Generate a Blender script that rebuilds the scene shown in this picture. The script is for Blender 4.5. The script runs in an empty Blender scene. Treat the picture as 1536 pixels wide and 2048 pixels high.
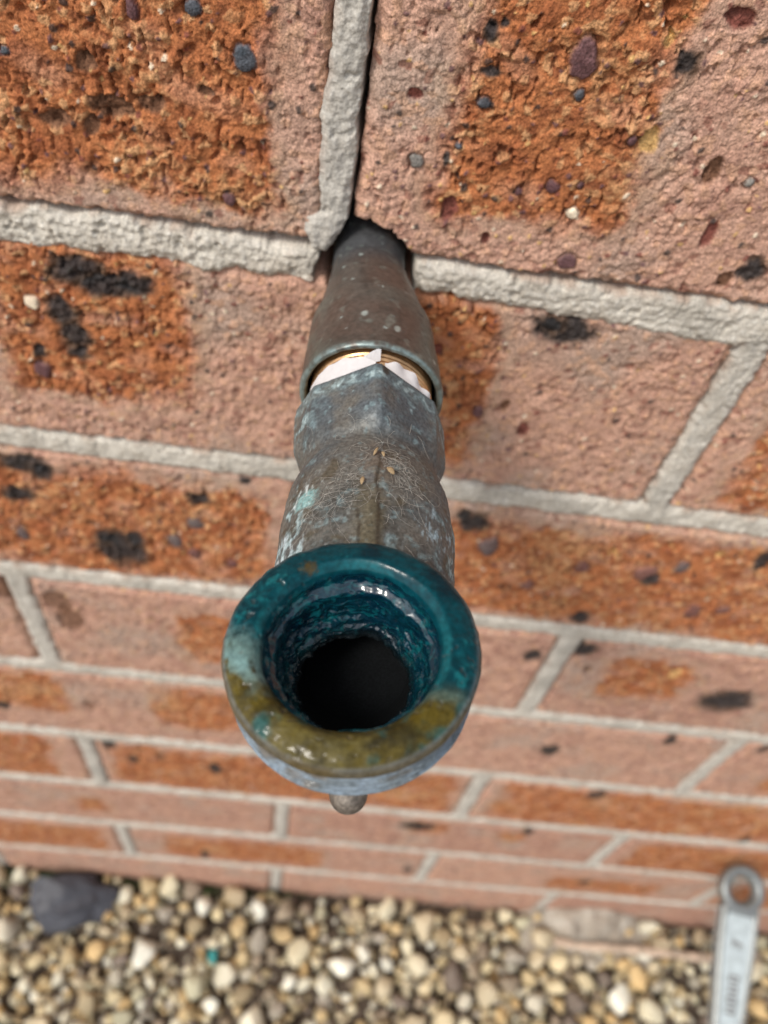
import bpy, math, random
import numpy as np
from mathutils import Matrix, Vector

S = bpy.context.scene
COL = S.collection
MM = 0.001
rng = np.random.default_rng(7)
random.seed(7)

# ------------------------------------------------------------------ camera, light, exposure
CAM_R = ((0.99075810, -0.11769151, -0.06743221),
         (0.05167844, 0.78716617, -0.61457201),
         (0.12541026, 0.60540740, 0.78597337))
CAM_P = (-6.44728, -181.55682, 130.84714)
FPX = 1639.42
cd = bpy.data.cameras.new('camera')
cam = bpy.data.objects.new('camera', cd)
COL.objects.link(cam)
m4 = Matrix([list(CAM_R[i]) + [CAM_P[i] * MM] for i in range(3)] + [[0, 0, 0, 1]])
cam.matrix_world = m4
cd.sensor_fit = 'VERTICAL'
cd.sensor_height = 36.0
cd.lens = 36.0 * FPX / 2048.0
cd.clip_start = 0.01
cd.clip_end = 300.0
cd.dof.use_dof = True
cd.dof.focus_distance = 0.154
cd.dof.aperture_fstop = cd.lens / 2.2           # a phone lens: 2.2 mm entrance pupil
S.camera = cam

SUN_EL, SUN_AZ = 50.0, -48.0                    # azimuth measured from straight out of the wall, minus = left
w = bpy.data.worlds.new('World')
S.world = w
w.use_nodes = True
wn = w.node_tree
wn.nodes.clear()
wo = wn.nodes.new('ShaderNodeOutputWorld')
bg = wn.nodes.new('ShaderNodeBackground')
sky = wn.nodes.new('ShaderNodeTexSky')
sky.sky_type = 'NISHITA'
sky.sun_disc = False
hsv = wn.nodes.new('ShaderNodeHueSaturation')
hsv.inputs['Saturation'].default_value = 0.38
bg.inputs['Strength'].default_value = 0.15
wn.links.new(sky.outputs[0], hsv.inputs['Color'])
wn.links.new(hsv.outputs[0], bg.inputs['Color'])
wn.links.new(bg.outputs[0], wo.inputs[0])
el, az = math.radians(SUN_EL), math.radians(SUN_AZ)
sd = Vector((math.sin(az) * math.cos(el), -math.cos(az) * math.cos(el), math.sin(el)))   # towards the sun
sky.sun_elevation = el
sky.sun_rotation = math.atan2(sd.x, sd.y)
sky.altitude = 50
sky.air_density = 1.0
sky.dust_density = 2.5
sky.ozone_density = 1.0
sl = bpy.data.lights.new('sun', 'SUN')
sl.energy = 2.0
sl.angle = math.radians(14)
sl.color = (1.0, 0.94, 0.85)
so = bpy.data.objects.new('sun', sl)
COL.objects.link(so)
so.rotation_euler = sd.to_track_quat('Z', 'Y').to_euler()
so.location = (0, -2, 3)
S.view_settings.view_transform = 'Standard'
S.view_settings.look = 'None'
S.view_settings.gamma = 1
S.view_settings.use_curve_mapping = False
S.view_settings.exposure = 0.20

# ------------------------------------------------------------------ noise
def h_(ix, iy, iz, seed):
    with np.errstate(over='ignore'):
        a = (ix.astype(np.int64).astype(np.uint32) * np.uint32(374761393)
             + iy.astype(np.int64).astype(np.uint32) * np.uint32(668265263)
             + iz.astype(np.int64).astype(np.uint32) * np.uint32(2147483647 - 58)
             + np.uint32((seed * 1274126177) & 0xffffffff))
        a = (a ^ (a >> np.uint32(13))) * np.uint32(1274126177)
        a = (a ^ (a >> np.uint32(16))) * np.uint32(2246822519)
        a = a ^ (a >> np.uint32(15))
    return a

def hf(ix, iy, iz, seed):
    return h_(ix, iy, iz, seed).astype(np.float64) / 4294967296.0

Z0 = None
def perlin(x, y, seed=0, z=None):
    x0 = np.floor(x); y0 = np.floor(y)
    fx = x - x0; fy = y - y0
    ux = fx * fx * fx * (fx * (fx * 6 - 15) + 10); uy = fy * fy * fy * (fy * (fy * 6 - 15) + 10)
    if z is None:
        zz = np.zeros_like(x0)
        def g(dx, dy):
            a = hf(x0 + dx, y0 + dy, zz, seed) * 6.2831853
            return np.cos(a) * (fx - dx) + np.sin(a) * (fy - dy)
        a = g(0, 0) * (1 - ux) + g(1, 0) * ux
        b = g(0, 1) * (1 - ux) + g(1, 1) * ux
        return (a * (1 - uy) + b * uy) * 1.45
    z0 = np.floor(z); fz = z - z0
    uz = fz * fz * fz * (fz * (fz * 6 - 15) + 10)
    def g3(dx, dy, dz):
        k = h_(x0 + dx, y0 + dy, z0 + dz, seed)
        a = (k & np.uint32(0xffff)).astype(np.float64) / 65536 * 6.2831853
        c = (k >> np.uint32(16)).astype(np.float64) / 65536 * 2 - 1
        s = np.sqrt(1 - c * c)
        return np.cos(a) * s * (fx - dx) + np.sin(a) * s * (fy - dy) + c * (fz - dz)
    r = 0
    for dz, wz in ((0, 1 - uz), (1, uz)):
        a = g3(0, 0, dz) * (1 - ux) + g3(1, 0, dz) * ux
        b = g3(0, 1, dz) * (1 - ux) + g3(1, 1, dz) * ux
        r = r + (a * (1 - uy) + b * uy) * wz
    return r * 1.6

def fbm(x, y, size, octv=3, seed=0, z=None, gain=0.5):
    r = 0; a = 1.0; f = 1.0 / size
    for o in range(octv):
        r = r + a * perlin(x * f + 17.3 * o, y * f - 9.1 * o, seed + o * 31, None if z is None else z * f + 5.7 * o)
        a *= gain; f *= 2.03
    return r

def worley(x, y, size, seed=0):
    x = x / size; y = y / size
    x0 = np.floor(x); y0 = np.floor(y)
    f1 = np.full(x.shape, 9.0); f2 = np.full(x.shape, 9.0); idn = np.zeros(x.shape)
    zz = np.zeros_like(x0)
    for dx in (-1, 0, 1):
        for dy in (-1, 0, 1):
            cx = x0 + dx; cy = y0 + dy
            px = cx + hf(cx, cy, zz, seed); py = cy + hf(cx, cy, zz + 1, seed)
            d = np.hypot(px - x, py - y)
            near = d < f1
            f2 = np.where(near, f1, np.minimum(f2, d))
            idn = np.where(near, hf(cx, cy, zz + 2, seed), idn)
            f1 = np.where(near, d, f1)
    return f1, f2, idn

def sst(a, b, x):
    t = np.clip((x - a) / (b - a), 0, 1)
    return t * t * (3 - 2 * t)

def mixc(c, d, m):
    return c * (1 - m[..., None]) + np.asarray(d, float) * m[..., None]

# ------------------------------------------------------------------ mesh helpers (millimetres in, metres out)
def raw_mesh(name, V, F, col=None, smooth=True):
    me = bpy.data.meshes.new(name)
    V = np.asarray(V, float).reshape(-1, 3) * MM
    F = np.asarray(F, np.int32)
    n = len(F); k = F.shape[1]
    me.vertices.add(len(V)); me.vertices.foreach_set('co', V.ravel().astype(np.float32))
    me.loops.add(n * k); me.loops.foreach_set('vertex_index', F.ravel())
    me.polygons.add(n)
    me.polygons.foreach_set('loop_start', np.arange(0, n * k, k, dtype=np.int32))
    me.polygons.foreach_set('use_smooth', np.full(n, smooth, dtype=bool))
    me.update(calc_edges=True)
    if col is not None:
        at = me.color_attributes.new('Col', 'FLOAT_COLOR', 'POINT')
        c = np.asarray(col, float).reshape(len(V), -1)
        if c.shape[1] == 3:
            c = np.concatenate([c, np.zeros((len(c), 1))], 1)
        at.data.foreach_set('color', c.ravel().astype(np.float32))
    return me

def grid_faces(nr, nc, wrap=False):
    i, j = np.meshgrid(np.arange(nr - 1), np.arange(nc if wrap else nc - 1), indexing='ij')
    j2 = (j + 1) % nc
    return np.stack([i * nc + j, i * nc + j2, (i + 1) * nc + j2, (i + 1) * nc + j], -1).reshape(-1, 4)

def link(name, me, mat=None, parent=None, loc=(0, 0, 0)):
    o = bpy.data.objects.new(name, me)
    COL.objects.link(o)
    o.location = [c * MM for c in loc]
    if mat is not None and me is not None:
        if not me.materials:
            me.materials.append(mat)
    if parent is not None:
        o.parent = parent
    return o

def thing(o, label, cat, group=None):
    o['label'] = label; o['category'] = cat
    if group: o['group'] = group
    return o

# ------------------------------------------------------------------ materials
def material(name, rough=0.8, metallic=0.0, micro=0.12, micro_size=0.5, bump=0.15, bump_size=0.5, coat=0.0, coat_rough=0.1,
             color=None, gloss_rough=None, objvar=None, spec=0.5, bump2=None):
    """Base colour from the mesh's own colour attribute (or one colour), broken up by fine noise; fine bump."""
    m = bpy.data.materials.new(name)
    m.use_nodes = True
    nt = m.node_tree; N = nt.nodes; L = nt.links
    p = N['Principled BSDF']
    tc = N.new('ShaderNodeTexCoord')
    if color is None:
        at = N.new('ShaderNodeAttribute'); at.attribute_name = 'Col'
        csrc = at.outputs['Color']; asrc = at.outputs['Alpha']
    else:
        rgb = N.new('ShaderNodeRGB'); rgb.outputs[0].default_value = (*color, 1)
        csrc = rgb.outputs[0]; asrc = None
    if objvar:
        oi = N.new('ShaderNodeObjectInfo')
        rp = N.new('ShaderNodeValToRGB'); rp.color_ramp.interpolation = 'CONSTANT'
        els = rp.color_ramp.elements
        for k, c in enumerate(objvar):
            e = els[k] if k < 2 else els.new(k / len(objvar))
            e.position = k / len(objvar); e.color = (*c, 1)
        L.new(oi.outputs['Random'], rp.inputs[0]); csrc = rp.outputs[0]
    nz = N.new('ShaderNodeTexNoise'); nz.inputs['Scale'].default_value = 1000.0 / micro_size
    nz.inputs['Detail'].default_value = 4
    L.new(tc.outputs['Object'], nz.inputs['Vector'])
    mr = N.new('ShaderNodeMapRange')
    mr.inputs['From Min'].default_value = 0.25; mr.inputs['From Max'].default_value = 0.75
    mr.inputs['To Min'].default_value = 1 - micro * 2; mr.inputs['To Max'].default_value = 1 + micro * 2
    L.new(nz.outputs['Fac'], mr.inputs['Value'])
    mul = N.new('ShaderNodeVectorMath'); mul.operation = 'SCALE'
    L.new(csrc, mul.inputs[0]); L.new(mr.outputs[0], mul.inputs['Scale'])
    L.new(mul.outputs[0], p.inputs['Base Color'])
    p.inputs['Metallic'].default_value = metallic
    p.inputs['Specular IOR Level'].default_value = spec
    if gloss_rough is not None and asrc is not None:
        r2 = N.new('ShaderNodeMapRange')
        r2.inputs['To Min'].default_value = rough; r2.inputs['To Max'].default_value = gloss_rough
        L.new(asrc, r2.inputs['Value']); L.new(r2.outputs[0], p.inputs['Roughness'])
    else:
        p.inputs['Roughness'].default_value = rough
    p.inputs['Coat Weight'].default_value = coat
    p.inputs['Coat Roughness'].default_value = coat_rough
    nb = N.new('ShaderNodeTexNoise'); nb.inputs['Scale'].default_value = 1000.0 / bump_size
    nb.inputs['Detail'].default_value = 5
    L.new(tc.outputs['Object'], nb.inputs['Vector'])
    bp = N.new('ShaderNodeBump'); bp.inputs['Strength'].default_value = 1.0
    bp.inputs['Distance'].default_value = bump * MM
    L.new(nb.outputs['Fac'], bp.inputs['Height'])
    L.new(bp.outputs[0], p.inputs['Normal'])
    return m

M_BRICK = material('brick_clay', rough=0.97, micro=0.27, micro_size=0.5, bump=0.34, bump_size=0.55, gloss_rough=0.35, spec=0.22)
M_MORTAR = material('mortar_sand', rough=0.95, micro=0.14, micro_size=0.6, bump=0.30, bump_size=0.7, spec=0.25)
M_CORE = material('masonry_dark', color=(0.20, 0.14, 0.10), rough=0.95, micro=0.2, micro_size=6)
M_SOIL = material('damp_soil', color=(0.075, 0.055, 0.04), rough=0.95, micro=0.3, micro_size=6, bump=2.0, bump_size=7)
M_GROUND = material('gravelly_ground', color=(0.24, 0.19, 0.13), rough=0.95, micro=0.35, micro_size=16, bump=6, bump_size=18)

# ------------------------------------------------------------------ the ground
gv = [(-30000, -30000, -682), (30000, -30000, -682), (30000, 30000, -682), (-30000, 30000, -682)]
g = link('ground', raw_mesh('ground', gv, [[0, 1, 2, 3]], smooth=False), M_GROUND)
g['kind'] = 'structure'

# ------------------------------------------------------------------ the brick wall
PX, PZ, XJ = 240.0, 86.0, -13.6                 # brick and course pitch; the perpend above the pipe
PIPE = (-3.4, 0.0)                              # where the pipe leaves the wall (x, z)
STEP = {-2: 3, -1: .34, 0: .42, 1: .55, 2: .75, 3: .95, 4: 1.15, 5: 1.35, 6: 1.6, 7: 1.8}
VIS = {-2: (0, 0), -1: (-95, 112), 0: (-128, 152), 1: (-150, 198), 2: (-172, 245), 3: (-192, 288), 4: (-210, 332), 5: (-230, 352),
       6: (-250, 380), 7: (-268, 405)}
BEDZ = {0: 0, 1: -85.7, 2: -170.6, 3: -258.6, 4: -346, 5: -430.5, 6: -515, 7: -601.5, 8: -688, -1: 86, -2: 172}

SPOTS = [(-35.6, 48.0, 2.6, 2.8, 'b'), (-46.0, 56.7, 1.8, 1.7, 'b'), (-58.6, 54.4, 1.3, 2.2, 'p'), (-39.5, 14.3, 1.5, 1.9, 'p'), (-86.9, 42.4, 1.0, 1.0, 'b'), (-69.8, 42.5, 2.2, 2.1, 'd'), (-70.8, 28.0, 1.9, 2.4, 'd'), (-66.3, 33.3, 5.1, 2.6, 'd'), (-56.7, 35.1, 3.4, 1.7, 'd'), (-78.8, 28.5, 3.5, 2.4, 'd'), (-44.2, 40.0, 1.7, 1.0, 'd'), (16.7, 46.8, 1.7, 1.2, 'b'), (16.9, 53.4, 2.1, 1.0, 'k'), (15.0, 61.1, 1.5, 1.8, 'k'), (17.5, 63.1, 0.8, 0.8, 'k'), (36.5, 51.6, 1.2, 1.3, 'b'), (35.5, 58.8, 2.8, 4.3, 'p'), (56.7, 61.2, 2.6, 2.5, 'k'), (51.3, 43.5, 1.2, 1.3, 'p'), (37.1, 30.0, 1.6, 1.8, 'p'), (43.3, 31.3, 0.8, 0.9, 'p'), (29.4, 27.7, 0.9, 1.0, 'p'), (13.3, 36.4, 0.9, 0.8, 'b'), (11.0, 32.8, 0.7, 1.8, 'k'), (13.9, 20.6, 1.7, 3.2, 'r'), (24.5, 13.9, 1.0, 1.7, 'r'), (43.8, 24.0, 1.5, 1.6, 'w'), (55.4, 43.9, 2.2, 2.8, 'y'), (63.4, 70.8, 2.9, 2.2, 'r'), (46.7, 10.5, 2.4, 2.2, 'p'), (93.3, 15.9, 3.2, 3.4, 'k'), (87.9, 11.9, 2.0, 2.2, 'd'), (78.5, 23.8, 1.5, 3.9, 'r'), (72.1, 39.3, 2.0, 3.5, 'd'), (1.6, 46.4, 1.7, 1.2, 'r'), (4.2, 31.5, 1.6, 1.8, 'g'), (81.6, 38.2, 1.1, 1.2, 'g'), (51.3, 65.0, 1.0, 1.4, 'y'), (-81.2, -12.8, 8.1, 4.1, 'k'), (-73.9, -16.7, 7.6, 3.4, 'k'), (-65.9, -15.1, 4.8, 3.8, 'k'), (-87.2, -27.5, 4.3, 4.5, 'k'), (-85.0, -35.5, 4.4, 4.8, 'k'), (-85.1, -42.5, 3.0, 2.5, 'k'), (-97.4, -51.3, 2.5, 3.4, 'p'), (-96.6, -43.6, 1.9, 2.5, 'k'), (-95.1, -25.9, 2.1, 2.2, 'w'), (52.5, -10.6, 8.1, 4.6, 'k'), (48.8, -9.8, 4.0, 3.0, 'k'), (35.7, -46.2, 1.8, 2.3, 'p'), (43.3, -42.0, 1.6, 2.1, 'd'), (19.1, -23.6, 1.5, 2.4, 'r'), (51.2, -51.3, 1.9, 3.1, 'r'), (-112.8, -98.9, 8.9, 4.7, 'k'), (-108.3, -102.1, 4.5, 4.8, 'k'), (-119.4, -116.9, 5.8, 3.7, 'k'), (-86.0, -144.7, 8.6, 11.7, 'k'), (-90.1, -139.4, 3.5, 5.2, 'k'), (-79.3, -137.3, 3.5, 4.8, 'k'), (-123.2, -142.7, 2.2, 4.5, 'b'), (-53.6, -107.2, 4.0, 3.5, 'k'), (-55.4, -122.8, 3.0, 3.2, 'b'), (-63.8, -135.9, 2.9, 4.1, 'b'), (-56.9, -143.1, 2.6, 3.5, 'p'), (-41.9, -147.1, 2.2, 2.9, 'p'), (-36.5, -94.0, 1.9, 1.7, 'k'), (-75.0, -107.0, 1.3, 2.1, 'd'), (-95.4, -130.7, 1.7, 2.0, 'd'), (46.8, -101.2, 5.1, 4.7, 'k'), (55.0, -115.4, 3.7, 5.7, 'b'), (42.3, -97.5, 2.6, 2.9, 'k'), (157.4, -103.0, 2.8, 7.0, 'k'), (130.1, -113.7, 2.7, 3.5, 'b'), (118.3, -121.4, 4.6, 5.3, 'p'), (121.4, -124.3, 3.2, 3.3, 'k'), (147.2, -143.8, 3.1, 4.8, 'p'), (158.0, -139.4, 2.7, 3.6, 'p'), (103.9, -157.2, 3.6, 4.7, 'k'), (140.1, -103.2, 1.9, 2.4, 'y'), (76.0, -137.4, 2.3, 3.2, 'p'), (101.1, -109.4, 1.8, 2.2, 'y'), (93.3, -121.2, 2.8, 3.6, 'p'), (-138.3, -188.2, 6.7, 9.4, 'd'), (-118.9, -192.4, 6.7, 9.6, 'd'), (-116.1, -207.0, 5.8, 9.3, 'd'), (112.9, -185.1, 7.5, 5.3, 'k'), (197.8, -219.3, 12.0, 10.4, 'k'), (93.3, -193.3, 3.5, 4.6, 'k'), (162.6, -198.6, 2.6, 4.3, 'y'), (122.1, -202.8, 2.2, 3.4, 'd'), (132.0, -297.9, 4.8, 6.9, 'k'), (189.2, -268.8, 3.0, 4.4, 'k'), (-170.8, -312.7, 3.4, 4.8, 'k'), (-122.0, -302.9, 2.8, 5.4, 'd'), (241.2, -269.5, 3.2, 4.4, 'k'), (-119.9, -355.6, 3.9, 7.2, 'k'), (-107.6, -376.5, 2.8, 5.2, 'k'), (-57.3, -380.1, 4.1, 7.9, 'k'), (-90.2, -368.6, 3.1, 5.9, 'd'), (180.1, -359.6, 5.0, 5.9, 'k'), (303.8, -417.2, 3.1, 6.1, 'k'), (81.9, -453.7, 11.9, 7.7, 'k'), (158.5, -444.4, 3.3, 6.5, 'k'), (-72.5, -576.2, 3.3, 10.4, 'k'), (91.7, -567.2, 3.5, 8.9, 'k'), (236.7, -557.3, 3.8, 8.8, 'k'), (304.4, -411.1, 2.5, 5.0, 'd')]
SPOTC = dict(b=(.075, .092, .112), k=(.032, .030, .031), p=(.13, .065, .072), d=(.17, .085, .05), r=(.20, .065, .05),
             w=(.78, .66, .50), y=(.66, .42, .17), g=(.24, .23, .21))
# the burnt-orange hearts of the bricks, per course: x0, x1, z0, z1
CORES = {-1: [(-240, -28, 12.5, 78), (9.2, 57, 19, 78), (140, 205, 18, 70)],
         0: [(-350, -160, -72, -12), (-108, -51, -61, -3), (-7, 37, -73, -4), (124, 232, -76, -14)],
         1: [(-242, -26, -163, -98), (-1, 214, -162, -97), (250, 400, -160, -100)],
         2: [(-68, 22, -235, -188), (130, 173, -228, -187), (240, 300, -240, -190)],
         3: [(-244, -132, -316, -267), (-87, -34, -320, -267), (263, 420, -332, -288)],
         4: [(-362, -156, -421, -353), (-121, 95, -421, -353), (121, 336, -421, -353)],
         5: [(-158, -134, -490, -455), (78, 104, -470, -440), (142, 160, -470, -450), (242, 450, -506, -441)],
         6: [(-362, -148, -590, -527), (-104, 22, -586, -530), (205, 300, -585, -545), (355, 560, -590, -528)],
         7: [], -2: [(-120, 80, 100, 160)]}

def hole_field(X, Z, seed):
    """1 where the pipe hole and the lost mortar beside it take the wall away."""
    dx, dz = X - PIPE[0], Z - PIPE[1]
    r = np.hypot(dx, dz)
    wob = 0.9 * perlin(X / 4.0, Z / 4.0, seed) + 0.5 * perlin(X / 1.7, Z / 1.7, seed + 3)
    R = 11.9 + 2.2 * sst(0.2, 1.0, (dz - dx) / (r + .01) / 1.2) + wob
    return sst(0.45, -0.45, r - R)

def brick_field(X, Z, c, x0, x1, z0, z1, seed):
    near = c <= 0
    e = np.minimum(np.minimum(X - x0, x1 - X), np.minimum(Z - z0, z1 - Z))
    # colour of the body
    n1 = fbm(X, Z, 9, 3, seed); n2 = fbm(X, Z, 2.6, 3, seed + 5); n3 = fbm(X, Z, 34, 2, seed + 9)
    wf1, wf2, wid = worley(X + n2 * .5, Z * 1.15 + n1 * .8, 2.1, seed + 11)
    vf1, vf2, vid = worley(X - n1 * .8, Z + n2 * .4, 4.6, seed + 13)
    tint = rng.uniform(-.5, .5)
    pink = mixc(np.zeros(X.shape + (3,)) + np.array((.54, .325, .24)), (.42, .235, .175), sst(-.5, .8, n1 + tint))
    pink = mixc(pink, (.44, .31, .245), sst(.1, .9, n3 + .2))
    pink = mixc(pink, (.58, .34, .22), sst(.72, .9, wid) * .6)
    pink = mixc(pink, (.27, .12, .085), sst(.10, .02, wid) * .75)
    org = mixc(np.zeros(X.shape + (3,)) + np.array((.455, .170, .068)), (.325, .110, .045), sst(-.3, .7, n1))
    org = mixc(org, (.50, .25, .115), sst(.25, .9, n3 + .5 * n2))
    org = mixc(org, (.52, .255, .15), sst(.15, .8, perlin(X / 15, Z / 11, seed + 81)) * .8)
    org = mixc(org, (.30, .085, .035), sst(.25, .8, perlin(X / 13, Z / 10, seed + 83)) * .6)
    org = mixc(org, (.64, .38, .19), sst(.80, .95, wid) * .6)
    org = mixc(org, (.20, .065, .03), sst(.14, .03, wid) * .7)
    # the orange heart, with its paler tan halo
    sdm = np.full(X.shape, 99.0)
    for (a, b, zz0, zz1) in CORES.get(c, []):
        if b < x0 or a > x1: continue
        cx, cz, hx, hz = (a + b) / 2, (zz0 + zz1) / 2, (b - a) / 2, (zz1 - zz0) / 2
        rr = 5.0 if near else 8.0
        qx = np.abs(X - cx) - hx + rr; hz = hz; qz = np.abs(Z - cz) - hz + rr
        d = np.hypot(np.maximum(qx, 0), np.maximum(qz, 0)) + np.minimum(np.maximum(qx, qz), 0) - rr
        sdm = np.minimum(sdm, d)
    sdm = sdm + (2.4 if near else 3.4) * fbm(X, Z, 7, 2, seed + 21) + .8 * n2 + (3.4 if near else 4.6) * perlin(X / 22, Z / 22, seed + 23)
    cw = 1.1 + 2.6 * sst(-.3, .6, perlin(X / 17, Z / 17, seed + 27)) * (1 if near else 1.8)
    core = sst(1.4 * cw, -2.6 * cw, sdm) * (1 - .35 * sst(.25, .7, perlin(X / 10, Z / 8, seed + 29)) * (0 if c == -1 else 1))
    halo = sst(-1.5, .8, sdm) * sst(6.5, 2.0, sdm)
    col = mixc(pink, (.47, .335, .235), halo * .42 * sst(-.6, .3, n1))
    col = mixc(col, org, core) if False else col * (1 - core[..., None]) + org * core[..., None]
    # relief
    lump = (1 - np.clip(wf1, 0, 1)) * .55 + (1 - np.clip(vf1, 0, 1)) * .75
    H = 0.45 * n1 + 0.26 * n2 + 0.40 * lump - .45
    # angular torn chips: flat-topped cells at two sizes
    H = H + (.75 + .45 * core) * (vid - .5) * sst(.0, .14, vf2 - vf1) + (.45 + .2 * core) * (wid - .5) * sst(.0, .2, wf2 - wf1)
    smooth_zone = sst(-.15, .45, perlin(X / 16 + 3.3, Z / 13, seed + 91))
    H = H * (1 - .68 * smooth_zone)
    tear = fbm(X * 1.5, Z * .75, 2.9, 3, seed + 31)
    pit = sst(.34, .62, tear) * (.8 + 1.0 * core) * (1 - .7 * smooth_zone)
    pit2 = sst(.50, .85, fbm(X, Z, 6.5, 2, seed + 37)) * 1.5 * (.35 + .8 * core)
    H = H - pit - pit2
    if c <= 1:
        H = H + .20 * fbm(X, Z, .95, 2, seed + 41)
        cf1, cf2, cid = worley(X, Z, 1.0, seed + 43)
        H = H + .20 * (1 - np.clip(cf1 * 1.2, 0, 1))
        col = col * (1 + .22 * (cid - .5))[..., None]
    H = np.where(halo > 0, H * (1 - .45 * halo), H)
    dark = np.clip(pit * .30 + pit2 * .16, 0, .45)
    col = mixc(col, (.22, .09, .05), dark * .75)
    groove = sst(.75, .15, np.abs(sdm - 3.2 + .5 * n2)) * (c == -1)
    H = H - .45 * groove * sst(-.3, .3, n1)
    gl = np.zeros(X.shape)
    # small random inclusions
    for (size, seed2, thr, cc) in ((5.0, 51, .16, 'k'), (4.0, 52, .12, 'p'), (3.6, 53, .10, 'w'), (4.4, 54, .14, 'r'), (3.2, 55, .10, 'y')):
        f1, f2, idn = worley(X + .4 * n2, Z + .4 * n2, size, seed + seed2)
        rad = (.04 + .14 * hf(np.floor(idn * 9973), np.floor(idn * 7919), np.zeros_like(X), seed))
        m = sst(rad + .035, rad - .02, f1) * (idn < (thr + (.16 * core if cc in 'kp' else 0)))
        col = mixc(col, SPOTC[cc], m * .85)
        H = H + m * .25
        if cc in 'kp': gl = np.maximum(gl, m * .5)
    # the inclusions one can pick out in the photograph
    for (sx, sz, rx, rz, t) in SPOTS:
        if not (x0 - 4 < sx < x1 + 4 and z0 - 4 < sz < z1 + 4): continue
        q = np.hypot((X - sx) / (rx * 1.03), (Z - sz) / (rz * 1.03))
        sel = q < 2.2
        if not sel.any(): continue
        wob = .26 * perlin(X[sel] / (rx * .8 + .5), Z[sel] / (rz * .8 + .5), seed + int(abs(sx) * 7)) + .13 * n2[sel]
        wob = wob - .10 * perlin(X[sel] / .8, Z[sel] / .8, seed + 5)
        m = sst(1.42, .80, q[sel] + wob) if t == 'k' else sst(1.12, .86, q[sel] + wob)
        cc = np.array(SPOTC[t]) * (1 + .35 * n2[sel] + .3 * (wid[sel] - .5))[..., None]
        if t == 'k':
            ring = sst(.55, .95, q[sel] + wob)
            cc = mixc(cc, (.13, .075, .045), ring * .7 * sst(-.5, .4, n1[sel]))
        col[sel] = col[sel] * (1 - m[:, None] * (.96 if near or t == 'k' else .80)) + cc * m[:, None] * (.96 if near or t == 'k' else .80)
        hs = H[sel]
        if t in 'bpwg':
            tgt = .45 - .35 * q[sel] ** 2 + .12 * n2[sel]
            hs = hs * (1 - m) + tgt * m - .9 * sst(.85, 1.05, q[sel] + wob) * sst(1.35, 1.05, q[sel] + wob)
        elif t == 'k':
            hs = hs - m * .25 + m * .45 * n2[sel]
        else:
            hs = hs - m * 1.1
        H[sel] = hs
        gl[sel] = np.maximum(gl[sel], m * (.85 if t in 'bp' else .45 if t == 'k' else 0))
    # worn arrises
    ee = e + .9 * fbm(X, Z, 5, 3, seed + 61)
    H = H - 3.2 * sst(3.2, -.6, ee) ** 1.5
    return H, col, gl

def axis(a, b, va, vb, step, coarse=4.0):
    out = [a]
    while out[-1] < b - 1e-6:
        x = out[-1]
        if va - 1 <= x <= vb: s = step
        elif x < va: s = max(step, min(coarse, (va - x) * .4 + step))
        else: s = max(step, min(coarse, (x - vb) * .4 + step))
        out.append(min(b, x + s))
    return np.array(out)

wall = bpy.data.objects.new('brick_wall', None)
COL.objects.link(wall)
wall.location = (0, 0, -0.668)
thing(wall, 'pitted orange and pink brick wall with pale mortar behind the copper tap', 'brick wall')
WOFF = (0, 0, 668)

def build_brick(c, m, seed):
    off = XJ if c % 2 else XJ + PX / 2
    jx = lambda n: off + n * PX
    x0, x1 = jx(m) + 5, jx(m + 1) - 5
    if c == -1 and m == -1: x1 += 1.9                       # this joint is a tight one
    z1 = BEDZ[c] - 5.0; z0 = BEDZ[c + 1] + 5.0
    va, vb = VIS[c]; st = STEP[c]
    xs = axis(x0, x1, va, vb, st)
    vis = not (x1 < va or x0 > vb)
    zs = np.linspace(z0, z1, max(6, int(round((z1 - z0) / (st if vis else 4.0)))))
    if not vis and len(xs) > 60:
        xs = np.linspace(x0, x1, 58)
    X, Z = np.meshgrid(xs, zs)
    H, col, gl = brick_field(X, Z, c, x0, x1, z0, z1, seed)
    H = H + rng.uniform(-.5, .5) + (X - (x0 + x1) / 2) * rng.uniform(-.003, .003)
    if c in (-1, 0):
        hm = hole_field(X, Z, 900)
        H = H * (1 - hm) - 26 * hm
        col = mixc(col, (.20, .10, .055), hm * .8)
    # ragged outline
    jit = lambda A, B, s: .55 * perlin(A / 6, B / 6, seed + s) + .35 * perlin(A / 1.9, B / 1.9, seed + s + 1)
    fx0 = sst(5, 0, X - x0); fx1 = sst(5, 0, x1 - X); fz0 = sst(5, 0, Z - z0); fz1 = sst(5, 0, z1 - Z)
    Xd = X + jit(Z, X * 0 + c, 71) * fx0 + jit(Z, X * 0 + c + 9, 72) * fx1
    Zd = Z + jit(X, X * 0 + c, 73) * fz0 + jit(X, X * 0 + c + 9, 74) * fz1
    pad = lambda A: np.pad(A, 1, mode='edge')
    Xp, Zp, Hp = pad(Xd), pad(Zd), pad(H)
    Hp[0, :] = Hp[-1, :] = -26; Hp[:, 0] = Hp[:, -1] = -26
    cp = np.pad(col, ((1, 1), (1, 1), (0, 0)), mode='edge'); gp = pad(gl)
    cx, cz = (x0 + x1) / 2, (z0 + z1) / 2
    V = np.stack([Xp - cx, -Hp, Zp - cz], -1)
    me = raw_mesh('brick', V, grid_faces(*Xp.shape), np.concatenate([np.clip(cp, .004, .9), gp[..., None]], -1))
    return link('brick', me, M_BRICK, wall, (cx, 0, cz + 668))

seed = 100
for c in range(-2, 8):
    for m in (-2, -1, 0, 1, 2):
        off = XJ if c % 2 else XJ + PX / 2
        a, b = off + m * PX, off + (m + 1) * PX
        if b < VIS[c][0] - 160 or a > VIS[c][1] + 160: continue
        if c == -2 and not (-260 < a < 240): continue
        seed += 97
        build_brick(c, m, seed)

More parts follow.
